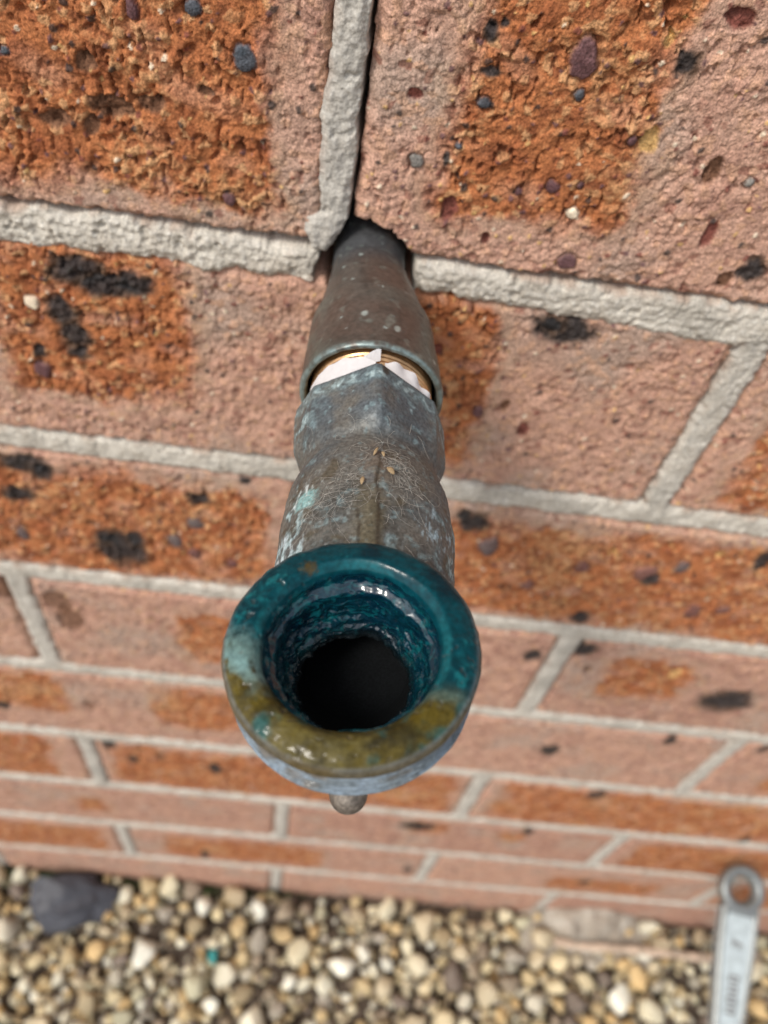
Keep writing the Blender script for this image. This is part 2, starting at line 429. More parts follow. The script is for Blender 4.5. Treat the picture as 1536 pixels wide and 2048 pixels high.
# mortar: every bed joint and perpend its own piece
def mortar_piece(us, vs, vertical, centre, hw, level, seed, rough=1.0, skirt=10.0, grey=0.0, ends=None, lo=None, hi=None):
    """us runs along the joint, vs across it (both mm). lo/hi: arrays of the two ragged edges (across) over us."""
    U, Vv = np.meshgrid(us, vs)
    X, Z = (Vv, U) if vertical else (U, Vv)
    n1 = fbm(X, Z, 7, 3, seed); n2 = fbm(X, Z, 1.6, 3, seed + 4)
    ln = fbm(X * (1 if vertical else .22), Z * (.22 if vertical else 1), 1.9, 2, seed + 6)
    wl = 1.9 * fbm(U, U * 0 + 1, 11, 3, seed + 11) + .9 * fbm(U, U * 0 + 7, 2.6, 3, seed + 13)
    wh = 1.9 * fbm(U, U * 0 + 3, 11, 3, seed + 15) + .9 * fbm(U, U * 0 + 9, 2.6, 3, seed + 17)
    L = centre - hw if lo is None else np.broadcast_to(lo, U.shape)
    Hh = centre + hw if hi is None else np.broadcast_to(hi, U.shape)
    d = np.minimum(Vv - (L + wl * .55 * rough), (Hh + wh * .55 * rough) - Vv)
    if ends is not None:
        a, b = ends
        we = 1.2 * fbm(X, Z, 5, 3, seed + 19)
        d = np.minimum(d, np.minimum(U - a, b - U) + we)
    H = level + .45 * rough * n1 + .35 * rough * n2 + .30 * rough * ln
    H = H - .8 * sst(2.6, .6, d) - skirt * sst(.7, -.9, d)
    col = mixc(np.zeros(X.shape + (3,)) + np.array((.585, .545, .475)), (.48, .435, .37), sst(-.4, .8, n1))
    col = mixc(col, (.66, .625, .56), sst(.2, .8, n2))
    col = mixc(col, (.33, .315, .285), sst(.35, .9, ln) * .5)
    n5 = fbm(X, Z, 24, 3, seed + 27)
    col = mixc(col, (.36, .335, .29), sst(.0, .7, n5) * .55)
    col = mixc(col, (.40, .27, .20), sst(2.6, .4, d) * sst(-.1, .6, n1) * .55)      # brick dust at the edges
    H = H + .5 * rough * n5 - .9 * rough * sst(.42, .75, fbm(X, Z, 4.2, 2, seed + 29))
    if grey: col = mixc(col, (.40, .385, .36), np.full(X.shape, grey))
    f1, f2, idn = worley(X, Z, 1.3, seed + 23)
    col = col * (1 + .18 * (idn - .5))[..., None]
    V = np.stack([X, -H, Z + 668], -1)
    return link('mortar_joint', raw_mesh('mortar_joint', V, grid_faces(*X.shape), np.clip(col, 0, .9)), M_MORTAR, wall)

for k in range(-1, 9):
    c0 = k if k < 8 else 7
    va = min(VIS[max(k - 1, -2)][0], VIS[min(k, 7)][0]); vb = max(VIS[max(k - 1, -2)][1], VIS[min(k, 7)][1])
    st = STEP[min(k, 7)] * .95 if k >= 0 else .6
    half = {0: 7.6, 1: 5.7, 2: 5.4}.get(k, 5.4)
    zc = BEDZ[k]
    vs = np.arange(zc - 11, zc + 11.01, max(.34, st))
    lev = {0: .35, 1: .0, -1: 0}.get(k, -.05)
    if k == 0:
        us = axis(-420, -14.0, va, vb, st * .9, 6.0)
        lo = np.interp(us, [-420, -92, -80, -60, -45, -30, -14], [-6.8, -7.6, -7.2, -6.3, -7.6, -6.5, -6.1])
        hi = np.interp(us, [-420, -92, -60, -30, -14], [4.6, 4.9, 4.8, 4.5, 4.5])
        mortar_piece(us, vs, False, zc, half, lev, 5000, 1.25, skirt=26, ends=(-420, -16.6), lo=lo, hi=hi)
        us = axis(6.0, 620, va, vb, st * .9, 6.0)
        lo = np.interp(us, [6, 20, 45, 60, 75, 95, 106, 130, 620], [-4.8, -5.5, -6.3, -7.2, -8.0, -9.2, -8.2, -6.4, -6.4])
        hi = np.interp(us, [6, 40, 60, 90, 620], [4.6, 5.0, 4.3, 5.3, 4.8])
        mortar_piece(us, vs, False, zc, half, lev, 5100, .95, skirt=26, ends=(8.3, 620), lo=lo, hi=hi)
    else:
        us = axis(-420, 620, va, vb, st, 6.0)
        mortar_piece(us, vs, False, zc, half, lev, 5200 + 37 * k, .8)

for c in range(-1, 8):
    off = XJ if c % 2 else XJ + PX / 2
    st = STEP[c]
    for m in range(-2, 4):
        jx = off + m * PX
        if not (VIS[c][0] - 150 < jx < VIS[c][1] + 150): continue
        vis = VIS[c][0] - 8 < jx < VIS[c][1] + 8
        s = st * .95 if vis else 3.0
        if c == -1 and m == 0:
            us = np.arange(2.6, 84, .34)
            xs = np.arange(jx - 10, jx + 6.6, .32)
            lo = np.interp(us, [2.6, 7, 9, 13, 14.5, 22, 27, 40, 48, 60, 84], [-18.6, -20.2, -21.2, -20.8, -18.0, -18.2, -18.9, -18.8, -18.0, -17.6, -17.6])
            hi = np.interp(us, [2.6, 7, 10, 14, 25, 43, 59, 84], [-15.5, -13.2, -11.0, -9.9, -9.3, -9.5, -9.4, -9.4])
            mortar_piece(us, xs, True, jx, 5, .55, 6000, .75, skirt=22, grey=.45, ends=(3.0, 90), lo=lo, hi=hi)
        else:
            zt = BEDZ[c] - 2; zb = BEDZ[c + 1] + 2
            us = np.arange(zb, zt, s); xs = np.arange(jx - 9.5, jx + 9.6, s)
            mortar_piece(us, xs, True, jx, 5.3, -.25, 6100 + c * 50 + m, .8, grey=.2)

# the inner leaf behind the bricks closes the joints and carries the wall on upwards
def box(x0, x1, y0, y1, z0, z1):
    V = [(x, y, z) for z in (z0, z1) for y in (y0, y1) for x in (x0, x1)]
    F = [[0, 2, 3, 1], [4, 5, 7, 6], [0, 1, 5, 4], [2, 6, 7, 3], [0, 4, 6, 2], [1, 3, 7, 5]]
    return V, F
V, F = box(-760, 860, 24, 110, -720 + 668, 1500 + 668)
link('inner_leaf', raw_mesh('inner_leaf', V, F, smooth=False), M_CORE, wall)

# ------------------------------------------------------------------ the tap
M_PIPE = material('tarnished_copper', rough=0.42, metallic=0.45, micro=0.14, micro_size=1.2, bump=0.05, bump_size=0.8, gloss_rough=0.75)
M_BODY = material('weathered_brass', rough=0.50, metallic=0.30, micro=0.22, micro_size=0.7, bump=0.10, bump_size=0.6, gloss_rough=0.85)
M_WET = material('wet_verdigris', spec=.06, rough=0.35, metallic=0.0, micro=0.18, micro_size=1.0, bump=0.05, bump_size=1.6, coat=.36, coat_rough=0.17,
                 gloss_rough=0.8)
M_BOREWET = material('wet_bore_crust', spec=.4, rough=.2, micro=0.18, micro_size=1.0, bump=0.03, bump_size=1.4, coat=.9, coat_rough=0.07)
M_THREAD = material('bright_copper_thread', color=(.78, .47, .24), rough=0.28, metallic=0.9, micro=0.12, micro_size=2.0, bump=0.03)
M_TAPE = material('white_thread_tape', color=(.66, .65, .66), rough=0.55, micro=0.03, micro_size=1.2, bump=0.04, bump_size=1.6)
M_LINT = material('dusty_lint', color=(.44, .42, .38), rough=0.9, micro=0.2, micro_size=2, bump=0.0)
M_HUSK = material('dry_husk', color=(.33, .235, .13), rough=0.85, micro=0.15, micro_size=.8, bump=0.05)

tap = bpy.data.objects.new('outdoor_tap', None)
COL.objects.link(tap)
thing(tap, 'tarnished copper tap stub with a wet teal crusted open mouth, sticking out of the wall', 'tap')

PT = np.array([-30, 0, 22, 43, 58, 69, 88, 102, 120.]); PXX = np.array([-4.2, -3.4, -1.3, 0.0, .4, 1.2, 1.9, 1.95, 1.7])
def axpos(t):
    t = np.asarray(t, float)
    return np.stack([np.interp(t, PT, PXX), -t, 0 * t], -1)

def sweep(ts, rad, nth=160, shape=None, colf=None, disp=None, name='part', mat=None, cap=False):
    """Rings round the pipe axis (straight out of the wall). rad(t) in mm; shape(t, th) scales; th = 0 is up."""
    th = np.linspace(0, 2 * np.pi, nth, endpoint=False)
    T, TH = np.meshgrid(ts, th, indexing='ij')
    Rr = np.broadcast_to(np.asarray(rad)[:, None], T.shape).copy()
    if shape is not None: Rr = shape(T, TH, Rr)
    P = axpos(T)
    dirv = np.stack([np.sin(TH), 0 * TH, np.cos(TH)], -1)
    Q = P + dirv * Rr[..., None]
    if disp is not None:
        Rr = Rr + disp(Q, T, TH); Q = P + dirv * Rr[..., None]
    col = colf(Q, T, TH)
    return link(name, raw_mesh(name, Q, grid_faces(len(ts), nth, True)[:, ::-1], col), mat, tap)

def c3(Q, size, octv=3, seed=0):
    return fbm(Q[..., 0], Q[..., 1], size, octv, seed, Q[..., 2])

def copper_col(Q, T, TH):
    n1 = c3(Q, 9, 3, 1); n2 = c3(Q, 2.2, 3, 2); n3 = c3(Q, 22, 2, 3)
    c = mixc(np.zeros(T.shape + (3,)) + np.array((.135, .106, .090)), (.098, .086, .076), sst(-.4, .6, n1))
    c = mixc(c, (.135, .155, .14), sst(.0, .8, n3) * .8)
    c = mixc(c, (.105, .115, .125), sst(14, 2, T) * .85)                  # the bare pipe is greyer
    c = mixc(c, (.17, .145, .125), sst(.3, .8, n1 - n3) * .6)
    side = np.abs(np.sin(TH))
    c = mixc(c, (.17, .20, .17), sst(.55, .95, side) * .55 * sst(-.5, .5, n1) * sst(18, 30, T))
    c = mixc(c, (.40, .47, .45), sst(.86, 1.0, n2 + .25 * n1) * .8)
    c = mixc(c, (.30, .36, .33), sst(.45, .75, c3(Q, 3.4, 2, 9)) * .35)
    c = mixc(c, (.24, .32, .32), sst(46.2, 47.4, T + .5 * n1) * .75 * sst(-.7, .2, n2))
    for (px, py, r_) in ((-3.6, -36.5, .75), (3.9, -40.5, .7), (13.0, -43, .55), (5.6, -24, .4), (-.2, -25.5, .35), (7.6, -12, .5), (-6.0, -8, .5)):
        c = mixc(c, (.46, .54, .52), sst(r_ * 1.3, r_ * .5, np.hypot(Q[..., 0] - px, (Q[..., 1] - py) * .7) + .25 * n2) * sst(0, .2, Q[..., 2]) * .9)
    g = sst(.5, .8, n2)
    return np.concatenate([c, g[..., None]], -1)

# bare copper pipe
ts = np.linspace(-30, 17, 110)
sweep(ts, np.full(110, 9.45), 220, colf=copper_col, disp=lambda Q, T, TH: .10 * c3(Q, 7, 3, 5) + .035 * c3(Q, 1.2, 2, 6), name='copper_pipe', mat=M_PIPE)
# flared sleeve, mouth edge and its inside
pr = [(3.2, 9.3), (4.0, 9.85), (7, 10.25), (11, 11.1), (20, 13.0), (22.5, 13.7), (24.5, 14.55), (28, 14.95), (33, 15.25), (42, 15.95), (46.4, 16.4),
      (47.2, 16.35), (47.7, 16.0), (47.75, 15.2), (47.4, 14.75), (45, 14.6), (38, 14.4), (37.8, 11.5)]
pr = np.array(pr); ss = np.concatenate([[0], np.cumsum(np.hypot(*np.diff(pr, axis=0).T))])
sm = np.linspace(0, ss[-1], 260); ts = np.interp(sm, ss, pr[:, 0]); rs = np.interp(sm, ss, pr[:, 1])
kk = np.ones(7) / 7
rs = np.concatenate([rs[:3], np.convolve(rs, kk, 'valid'), rs[-3:]])
def slv_disp(Q, T, TH):
    return .16 * c3(Q, 10, 3, 15) + .05 * c3(Q, 1.6, 2, 16)
sweep(ts, rs, 300, colf=copper_col, disp=slv_disp, name='flared_sleeve', mat=M_PIPE)
# male thread between sleeve and hexagon
ts = np.linspace(38.5, 56, 170)
sweep(ts, 13.35 + .42 * np.abs(((ts / 1.35) % 1) * 2 - 1), 160, colf=lambda Q, T, TH: np.zeros(T.shape + (3,)) + .5, name='screw_thread', mat=M_THREAD)

# brass body: hexagon, neck, round barrel, elbow up to the mouth
LIP = np.array((-0.5, -119.9, 18.9)); TILT = math.radians(6.0)
UPV = np.array((-math.sin(TILT), 0, math.cos(TILT)))
def body_col(Q, T, TH):
    n1 = c3(Q, 8, 3, 41); n2 = c3(Q, 2.0, 4, 42); n3 = c3(Q, 24, 2, 43); nf = c3(Q * np.array((1.6, .55, 1.6)), 1.5, 3, 44)
    c = mixc(np.zeros(T.shape + (3,)) + np.array((.150, .148, .134)), (.088, .090, .084), sst(-.35, .6, n1))
    c = mixc(c, (.115, .138, .150), sst(.0, .6, n3 + .5 * n1) * .75)
    top = np.cos(TH)
    c = mixc(c, (.095, .125, .150), sst(.1, .8, top) * sst(80, 60, T) * .8 * sst(-.5, .3, n1 + .2))
    # verdigris: along the hexagon's leading edge, in streaks, on the shoulders
    edge = sst(3.2, .4, np.abs(T - 57.2 - 1.2 * n1)) * sst(50, 54.6, T)
    v = np.clip(edge * (.55 + .6 * n2) * 1.1, 0, 1)
    sidem = sst(.62, .97, np.abs(np.sin(TH))) * sst(70, 62, T)
    v = np.maximum(v, sidem * sst(-.25, .45, n2 + .5 * n1) * .85)
    shoulder = sst(.45, .9, np.abs(np.sin(TH))) * sst(78, 90, T) * sst(112, 98, T)
    v = np.maximum(v, shoulder * sst(.05, .6, n2 + .7 * n1) * .95)
    v = np.maximum(v, sst(.35, .75, n2 + .45 * n1) * .55)
    c = mixc(c, (.27, .40, .43), v * .6)
    c = mixc(c, (.46, .58, .60), sst(.55, .95, v * (1 + .5 * nf)) * .65)
    c = mixc(c, (.34, .38, .38), sst(.50, .85, nf) * sst(66, 74, T) * .30)
    nick = sst(1.0, .5, np.hypot(Q[..., 0] - .4 - 1.5, (T - 55.6) * .55)) * sst(.5, .9, top)
    c = mixc(c, (.055, .04, .028), nick * .85)
    # olive-brown run-off down the casting seam
    xx = Q[..., 0] - np.interp(T, PT, PXX)
    seam = sst(4.4, .6, np.abs(xx + 1.0 + 1.6 * perlin(T / 7, T * 0 + .5, 49)) + 1.1 * n2 + .9 * n1) * sst(79, 95, T + 3 * n1) * sst(-.2, .3, top)
    c = mixc(c, (.21, .17, .135), sst(4.5, .5, np.hypot(xx + .4, (T - 82) * .45) + 1.5 * n2) * sst(-.2, .3, top) * .6)
    c = mixc(c, (.17, .20, .23), sst(1.5, .3, np.hypot(xx + 1.6, (T - 85.5) * .4) + .5 * n2) * sst(-.2, .3, top) * .7)
    c = mixc(c, (.115, .096, .048), seam * .62 * sst(-.7, .3, n1 + .3))
    crack = sst(.55, .1, np.abs(xx - .2 - .8 * perlin(T / 6, T * 0 + 2.5, 50))) * sst(76, 82, T) * sst(0, .3, top)
    crack2 = sst(.5, .1, np.abs(xx + 3.4 - 1.0 * perlin(T / 5, T * 0 + 4.5, 51))) * sst(90, 94, T) * sst(0, .3, top)
    c = mixc(c, (.045, .036, .025), np.clip(crack * .8 + crack2 * .7, 0, 1))
    c = mixc(c, (.085, .066, .035), sst(.25, .7, c3(Q, 4.5, 3, 46)) * sst(72, 80, T) * .6)
    patch = lambda px, py, r: sst(r * 1.15, r * .5, np.hypot(Q[..., 0] - px, Q[..., 1] - py) + 1.3 * n2 * r * .3) * sst(-.2, .3, Q[..., 2])
    c = mixc(c, (.30, .55, .56), patch(-10.6, -87.5, 2.3) * .8)
    c = mixc(c, (.58, .66, .66), patch(-11.5, -86, 3.4) * sst(.1, .5, nf) * .85)
    c = mixc(c, (.50, .60, .64), patch(-14, -97, 4.5) * sst(.0, .5, nf + .3 * n2) * .85)
    c = mixc(c, (.42, .56, .64), patch(14, -92, 4.5) * sst(.1, .6, nf + .3 * n2) * .8)
    g = np.clip(v + .4 * sst(.2, .6, nf) - seam * .6, 0, 1)
    return np.concatenate([c, g[..., None]], -1)
NTH = 360
th = np.linspace(0, 2 * np.pi, NTH, endpoint=False)
prof = [(54.2, 12.9), (54.3, 16.0), (54.7, 16.25), (57.7, 16.45), (58.2, 16.45), (65.5, 16.25), (68.3, 15.2), (70.8, 13.9), (73, 14.4), (79, 16.3), (88, 17.2), (102, 17.0)]
prof = np.array(prof)
tl = np.concatenate([[54.2, 54.25, 54.3, 54.4, 54.6], np.arange(54.9, 102, .22)])
rl = np.interp(tl, prof[:, 0], prof[:, 1])
sel = tl > 63
kk = np.ones(9) / 9
rp_ = np.convolve(np.pad(rl, 4, mode='edge'), kk, 'valid'); rl = np.where(sel, rp_, rl)
# the nut's outline: one corner straight up, the side corners clipped
HP = [(0, 17.8), (13.1, 8.6), (16.3, 1.2), (16.3, -1.2), (13.1, -8.6), (0, -17.8), (-13.1, -8.6), (-16.3, -1.2), (-16.3, 1.2), (-13.1, 8.6)]
HEXR = np.zeros(NTH) + 99
for (xa, za), (xb, zb) in zip(HP, HP[1:] + HP[:1]):
    nx_, nz_ = zb - za, -(xb - xa); ln_ = math.hypot(nx_, nz_); nx_, nz_ = nx_ / ln_, nz_ / ln_
    dd_ = xa * nx_ + za * nz_
    if dd_ < 0: nx_, nz_, dd_ = -nx_, -nz_, -dd_
    den = np.sin(th) * nx_ + np.cos(th) * nz_
    HEXR = np.where(den > 1e-3, np.minimum(HEXR, dd_ / np.maximum(den, 1e-3)), HEXR)
HEXR = np.minimum(HEXR, 17.4)
rings = []; Ts = []
for t, r in zip(tl, rl):
    hexr = HEXR * (r / 16.35)
    k = float(sst(70.6, 65.6, np.array(t)))
    rr = hexr * k + r * (1 - k)
    rr = rr + .55 * (1 - k) * np.exp(-((((th + np.pi) % (2 * np.pi)) - np.pi + .03) / .12) ** 2) * float(sst(72, 82, np.array(t)))   # casting seam
    P = axpos(t)
    rings.append(P[None] + np.stack([np.sin(th) * rr, 0 * th, np.cos(th) * rr], -1)); Ts.append(np.full(NTH, t))
# the elbow: bend radius 18 about (t = 102, z = 18)
for i, a in enumerate(np.linspace(0, np.pi / 2, 90)[1:]):
    cy, cz = -(102 + 18 * math.sin(a)), 18 - 18 * math.cos(a)
    cx = 1.95 - 1.95 * (cz / 18) - .2 * (cz / 18)
    nx = np.array((1, 0, 0.)); nu = np.array((0, math.sin(a), math.cos(a)))     # 'up' of the ring turns from +z to +y (towards the wall)
    rr = 17.0 - .6 * (a / 1.57) ** 3
    rr = rr + .55 * np.exp(-((((th + np.pi) % (2 * np.pi)) - np.pi + .03) / .12) ** 2) * (1 - a / 1.57)
    rings.append(np.array((cx, cy, cz))[None] + np.sin(th)[:, None] * rr[:, None] * nx + np.cos(th)[:, None] * rr[:, None] * nu)
    Ts.append(np.full(NTH, 102 + 18 * a))
rings = rings[:-8]; Ts = Ts[:-8]
Q = np.array(rings); T = np.array(Ts); TH = np.broadcast_to(th, T.shape)
cen = Q.mean(1, keepdims=True); nn = Q - cen; nn /= np.linalg.norm(nn, axis=-1, keepdims=True) + 1e-9
dd = .22 * c3(Q, 12, 3, 61) + .10 * c3(Q, 2.4, 3, 62) + .05 * c3(Q, .9, 2, 63)
Q = Q + nn * (dd * sst(54.4, 56, T) * np.where(T < 66, .30, 1.0))[..., None]
colB = body_col(Q, T, TH)
link('elbow_body', raw_mesh('elbow_body', Q, grid_faces(len(Q), NTH, True)[:, ::-1], colB), M_BODY, tap)

# a small casting boss low on the front of the elbow
BOSS = np.array((2.3, -134.8, -3.7)); bdir = np.array((0.0, -.82, -.57)); bdir /= np.linalg.norm(bdir)
e1 = np.array((1, 0, 0.)); e2 = np.cross(bdir, e1)
bt = np.linspace(0, 1, 40); ph = np.linspace(0, 2 * np.pi, 40, endpoint=False)
br = np.where(bt < .72, 3.35 - .2 * bt, 3.2 * np.sqrt(np.clip(1 - ((bt - .72) / .285) ** 2, 0, 1)))
bl = bt * 12 - 8
Q = BOSS + bl[:, None, None] * bdir + br[:, None, None] * (np.cos(ph)[None, :, None] * e1 + np.sin(ph)[None, :, None] * e2)
n = c3(Q, 3, 3, 70)
cb = mixc(np.zeros(Q.shape) + np.array((.21, .18, .15)), (.12, .10, .085), sst(-.4, .5, n))
link('casting_boss', raw_mesh('casting_boss', Q, grid_faces(40, 40, True), cb), M_BODY, tap)

# the mouth: rolled lip, thread outside, stepped and crusted bore
lip = [(16.2, -12.6), (18.6, -12.2), (19.8, -11.6), (20.0, -10.9), (18.9, -10.1), (18.9, -9.9), (19.9, -9.2), (18.8, -8.4), (18.8, -8.2), (19.9, -7.5), (18.8, -6.7), (18.8, -6.5), (19.9, -5.8), (19.1, -5.1),
       (19.3, -4.3), (20.0, -3.9), (20.3, -3.2), (20.25, -2.3), (19.8, -1.4), (19.0, -.75), (18.0, -.35), (16.8, -.1), (15.9, -.0), (15.4, -.12), (14.9, -.5), (14.2, -1.3),
       (13.8, -2.2), (13.5, -4.0), (12.9, -4.7), (12.2, -5.1), (12.1, -6.0), (12.0, -7.0), (11.9, -8.2), (11.8, -9.4), (11.4, -10.4),
       (10.9, -11.4), (10.4, -12.4), (9.9, -13.2), (9.4, -14.2), (9.3, -15.2)]
lip = np.array(lip); ss = np.concatenate([[0], np.cumsum(np.hypot(*np.diff(lip, axis=0).T))])
# finer on what shows
sm = np.concatenate([np.arange(0, ss[-1], .14), [ss[-1]]])
lr = np.interp(sm, ss, lip[:, 0]); lz = np.interp(sm, ss, lip[:, 1])
kk = np.array([.1, .2, .4, .2, .1])
lr = np.convolve(np.pad(lr, 2, mode='edge'), kk, 'valid'); lz = np.convolve(np.pad(lz, 2, mode='edge'), kk, 'valid')
NL = 520
ph = np.linspace(0, 2 * np.pi, NL, endpoint=False)
e1 = np.array((math.cos(TILT), 0, math.sin(TILT))); e2 = np.array((0, 1., 0))
RR, PH = np.meshgrid(lr, ph, indexing='ij'); ZZ = np.broadcast_to(lz[:, None], RR.shape).copy(); SMm = np.broadcast_to(sm[:, None], RR.shape)
def cyl(RR, PH, ZZ):
    return LIP + RR[..., None] * (np.cos(PH)[..., None] * e1 + np.sin(PH)[..., None] * e2) + ZZ[..., None] * UPV
Q = cyl(RR, PH, ZZ)
OUT = ss[16]; INN = ss[25]
inner = sst(INN, INN + 1.5, SMm)                        # how far inside the bore edge (profile length)
bore = (SMm > 19.2) & (ZZ < -1.5)
s_in = sst(-1.4, -3.2, ZZ) * (RR < 14.2)
n1 = c3(Q, 6, 3, 81); n2 = c3(Q, 2.2, 3, 82); n3 = c3(Q, 14, 2, 83); n4 = c3(Q, .9, 2, 84)
ridg = 1 - np.abs(c3(Q * np.array((.6, .6, 1.8)), 2.6, 3, 85)) * 1.5
dR = .14 * n1 + (.04 + .04 * s_in) * n2 + .012 * n4 * (1 - s_in)
dR = dR + s_in * (-.07 * sst(.3, 1.0, ridg) + (.40 * n1 + .10 * n2) + 05e-2 * np.sin(ZZ * 3.4 + .8 * n3)) * sst(-.5, -4, ZZ) \
    + s_in * (.20 * n2 - .08 * sst(.4, 1.0, ridg)) * sst(-5.5, -8.5, ZZ)
RR2 = RR + dR * sst(.5, 3, RR)
pits = sst(.42, .8, c3(Q, 1.5, 2, 87)) * sst(-.2, .5, n3 + .2)
ZZ2 = ZZ + (.13 * n1 + .05 * n2 + .03 * n4 - .22 * pits) * (1 - s_in)
Q = cyl(RR2, PH, ZZ2)
wx, wy = Q[..., 0] - LIP[0], Q[..., 1] - LIP[1]
wavy = wy - (-4.6 - .22 * wx) + 2.3 * n3 + 1.6 * n1
teal = sst(-4.2, 3.6, wavy + .8 * n2)
olive = mixc(np.zeros(Q.shape) + np.array((.085, .064, .010)), (.034, .028, .009), sst(-.3, .6, n1))
olive = mixc(olive, (.125, .105, .035), sst(.2, .7, n3 + .4 * n2) * .5)
olive = mixc(olive, (.01, .085, .085), sst(.15, .85, c3(Q, 5, 3, 88) + .25 * np.clip(wx / 10, -1, 1)) * .8)
tealc = mixc(np.zeros(Q.shape) + np.array((.0008, .040, .054)), (.0006, .020, .030), sst(-.2, .6, n1))
wisp = 1 - np.abs(c3(Q, 4.2, 3, 86)) * 2.6
tealc = mixc(tealc, (.006, .105, .125), sst(.35, 1.0, wisp) * .30 * sst(-.2, .5, n3))
tealc = mixc(tealc, (.012, .17, .19), sst(.45, 1.0, n2 + .5 * n3 + .3 * n4) * .45)
tealc = mixc(tealc, (.012, .16, .185), sst(1.05, .2, np.abs(RR - 14.8)) * .5 * sst(-.5, .4, n1))
col = olive * (1 - teal[..., None]) + tealc * teal[..., None]
bluish = sst(6.5, .5, np.abs(wavy + 2.0 + 1.6 * n2)) * sst(3, 15, -wx + .4 * wy)
col = mixc(col, (.17, .30, .30), bluish * .8 * sst(-.5, .4, n2 + .3))
col = mixc(col, (.10, .16, .14), sst(2.2, .4, np.abs(wavy + .2)) * .35)
# outer flank: grey-blue patina with brown streaks
outer = sst(OUT + 2.6, OUT + 1.2, SMm)
flank = mixc(np.zeros(Q.shape) + np.array((.20, .25, .30)), (.15, .18, .20), sst(-.4, .5, n1 + .4 * n2))
flank = mixc(flank, (.13, .095, .06), sst(.1, .7, n1 + n3) * .6)
col = col * (1 - outer[..., None]) + flank * outer[..., None]
col = mixc(col, (.075, .075, .07), outer * sst(19.5, 18.9, RR) * .7)  # groove shade put into the colour so the thread ridges read
rimc = mixc(np.zeros(Q.shape) + np.array((.085, .06, .018)), (.02, .06, .06), sst(-2, 4, wavy))
col = mixc(col, rimc, sst(OUT - 2.4, OUT - 1.0, SMm) * outer * .85)
# brown scab on the upper left of the lip
scab = sst(1.7, .6, np.hypot(wx + 8.2, wy - 13.6) + 1.2 * n2)
col = mixc(col, (.07, .048, .016), scab * .85)
# bore
inb = sst(INN + .2, INN + 1.6, SMm)
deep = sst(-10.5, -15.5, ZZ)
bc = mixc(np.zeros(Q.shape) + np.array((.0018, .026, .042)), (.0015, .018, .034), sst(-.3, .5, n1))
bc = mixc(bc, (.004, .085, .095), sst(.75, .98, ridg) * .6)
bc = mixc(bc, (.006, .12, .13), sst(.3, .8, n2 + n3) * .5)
bc = mixc(bc, (.006, .008, .009), deep)  # teal fades to near-black with depth: the bore's inner shade painted in
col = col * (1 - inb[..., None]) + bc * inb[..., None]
gl = np.clip(outer * .9 * sst(OUT - 1.0, OUT - 2.4, SMm) + .75 * sst(.0, .7, n1 + .5 * n2) * (1 - .6 * teal), 0, 1)
col = mixc(col, col.mean(-1, keepdims=True) * np.array((1.2, 1.15, 1.0)) + .02, pits * .35)
CB = np.concatenate([np.clip(col, .0004, .9), gl[..., None]], -1)
cut = int(np.searchsorted(sm, INN + .9))
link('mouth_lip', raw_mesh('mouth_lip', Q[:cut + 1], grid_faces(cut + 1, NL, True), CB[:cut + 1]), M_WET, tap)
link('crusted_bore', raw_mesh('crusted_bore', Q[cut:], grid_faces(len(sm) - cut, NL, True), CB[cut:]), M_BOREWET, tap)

# the dark waterway below the seat, turning back into the elbow
M_BORE = material('bore_shade_black', color=(.006, .007, .008), rough=.9, micro=.2, bump=.05, spec=.1)  # near-black colour stands in for the shade deep in the passage
bz = np.concatenate([np.linspace(-14.9, -26, 12), [-27, -27.3]]); brr = np.concatenate([np.linspace(9.9, 9.6, 12), [7, .01]])
RB, PB = np.meshgrid(brr, ph, indexing='ij'); ZB = np.broadcast_to(bz[:, None], RB.shape)
link('waterway', raw_mesh('waterway', (cyl(RB, PB, ZB) + (10 * (np.clip(-14.9 - ZB, 0, 20) / 12) ** 1.3)[..., None] * np.array((0, 1., 0)))[:, ::3], grid_faces(len(bz), len(ph[::3]), True)), M_BORE, tap)

# white plumber's tape showing at the thread
def tape(th0, th1, tlo, thi, r0, seed, lift):
    nt, nh = 18, 26
    f = np.linspace(0, 1, nh); v = np.linspace(0, 1, nt)
    FF, VV = np.meshgrid(f, v, indexing='ij')
    THt = np.radians(th0 + (th1 - th0) * FF)
    lo = np.interp(FF, *tlo); hi = np.interp(FF, *thi)
    hi = hi + .35 * perlin(FF * 9, FF * 0 + seed, seed)
    T = lo + (hi - lo) * VV
    Rr = r0 + lift(FF, VV) + .05 * perlin(FF * 5, VV * 2, seed + 2)
    P = axpos(T); d = np.stack([np.sin(THt), 0 * THt, np.cos(THt)], -1)
    a = P + d * Rr[..., None]; b = P + d * (Rr - .10)[..., None]
    V = np.concatenate([a.reshape(-1, 3), b.reshape(-1, 3)])
    F1 = grid_faces(nh, nt); n = nh * nt
    link('thread_tape', raw_mesh('thread_tape', V, np.concatenate([F1, F1[:, ::-1] + n])), M_TAPE, tap)
tape(-70, -2, ([0, 1], [54.6, 54.6]), ([0, .25, .6, .9, 1], [52.0, 50.6, 50.0, 51.0, 52.2]), 14.1, 3, lambda f, v: .45 + .9 * f * v)
tape(-12, 2, ([0, 1], [52.4, 50.6]), ([0, .5, 1], [50.4, 48.6, 47.2]), 14.1, 5, lambda f, v: .4 + .7 * v)
tape(6, 56, ([0, 1], [54.4, 54.4]), ([0, .2, .5, .7, 1], [51.0, 50.6, 51.3, 52.9, 53.6]), 14.2, 8, lambda f, v: .3 + .8 * np.sin(f * 9) ** 2 * v)

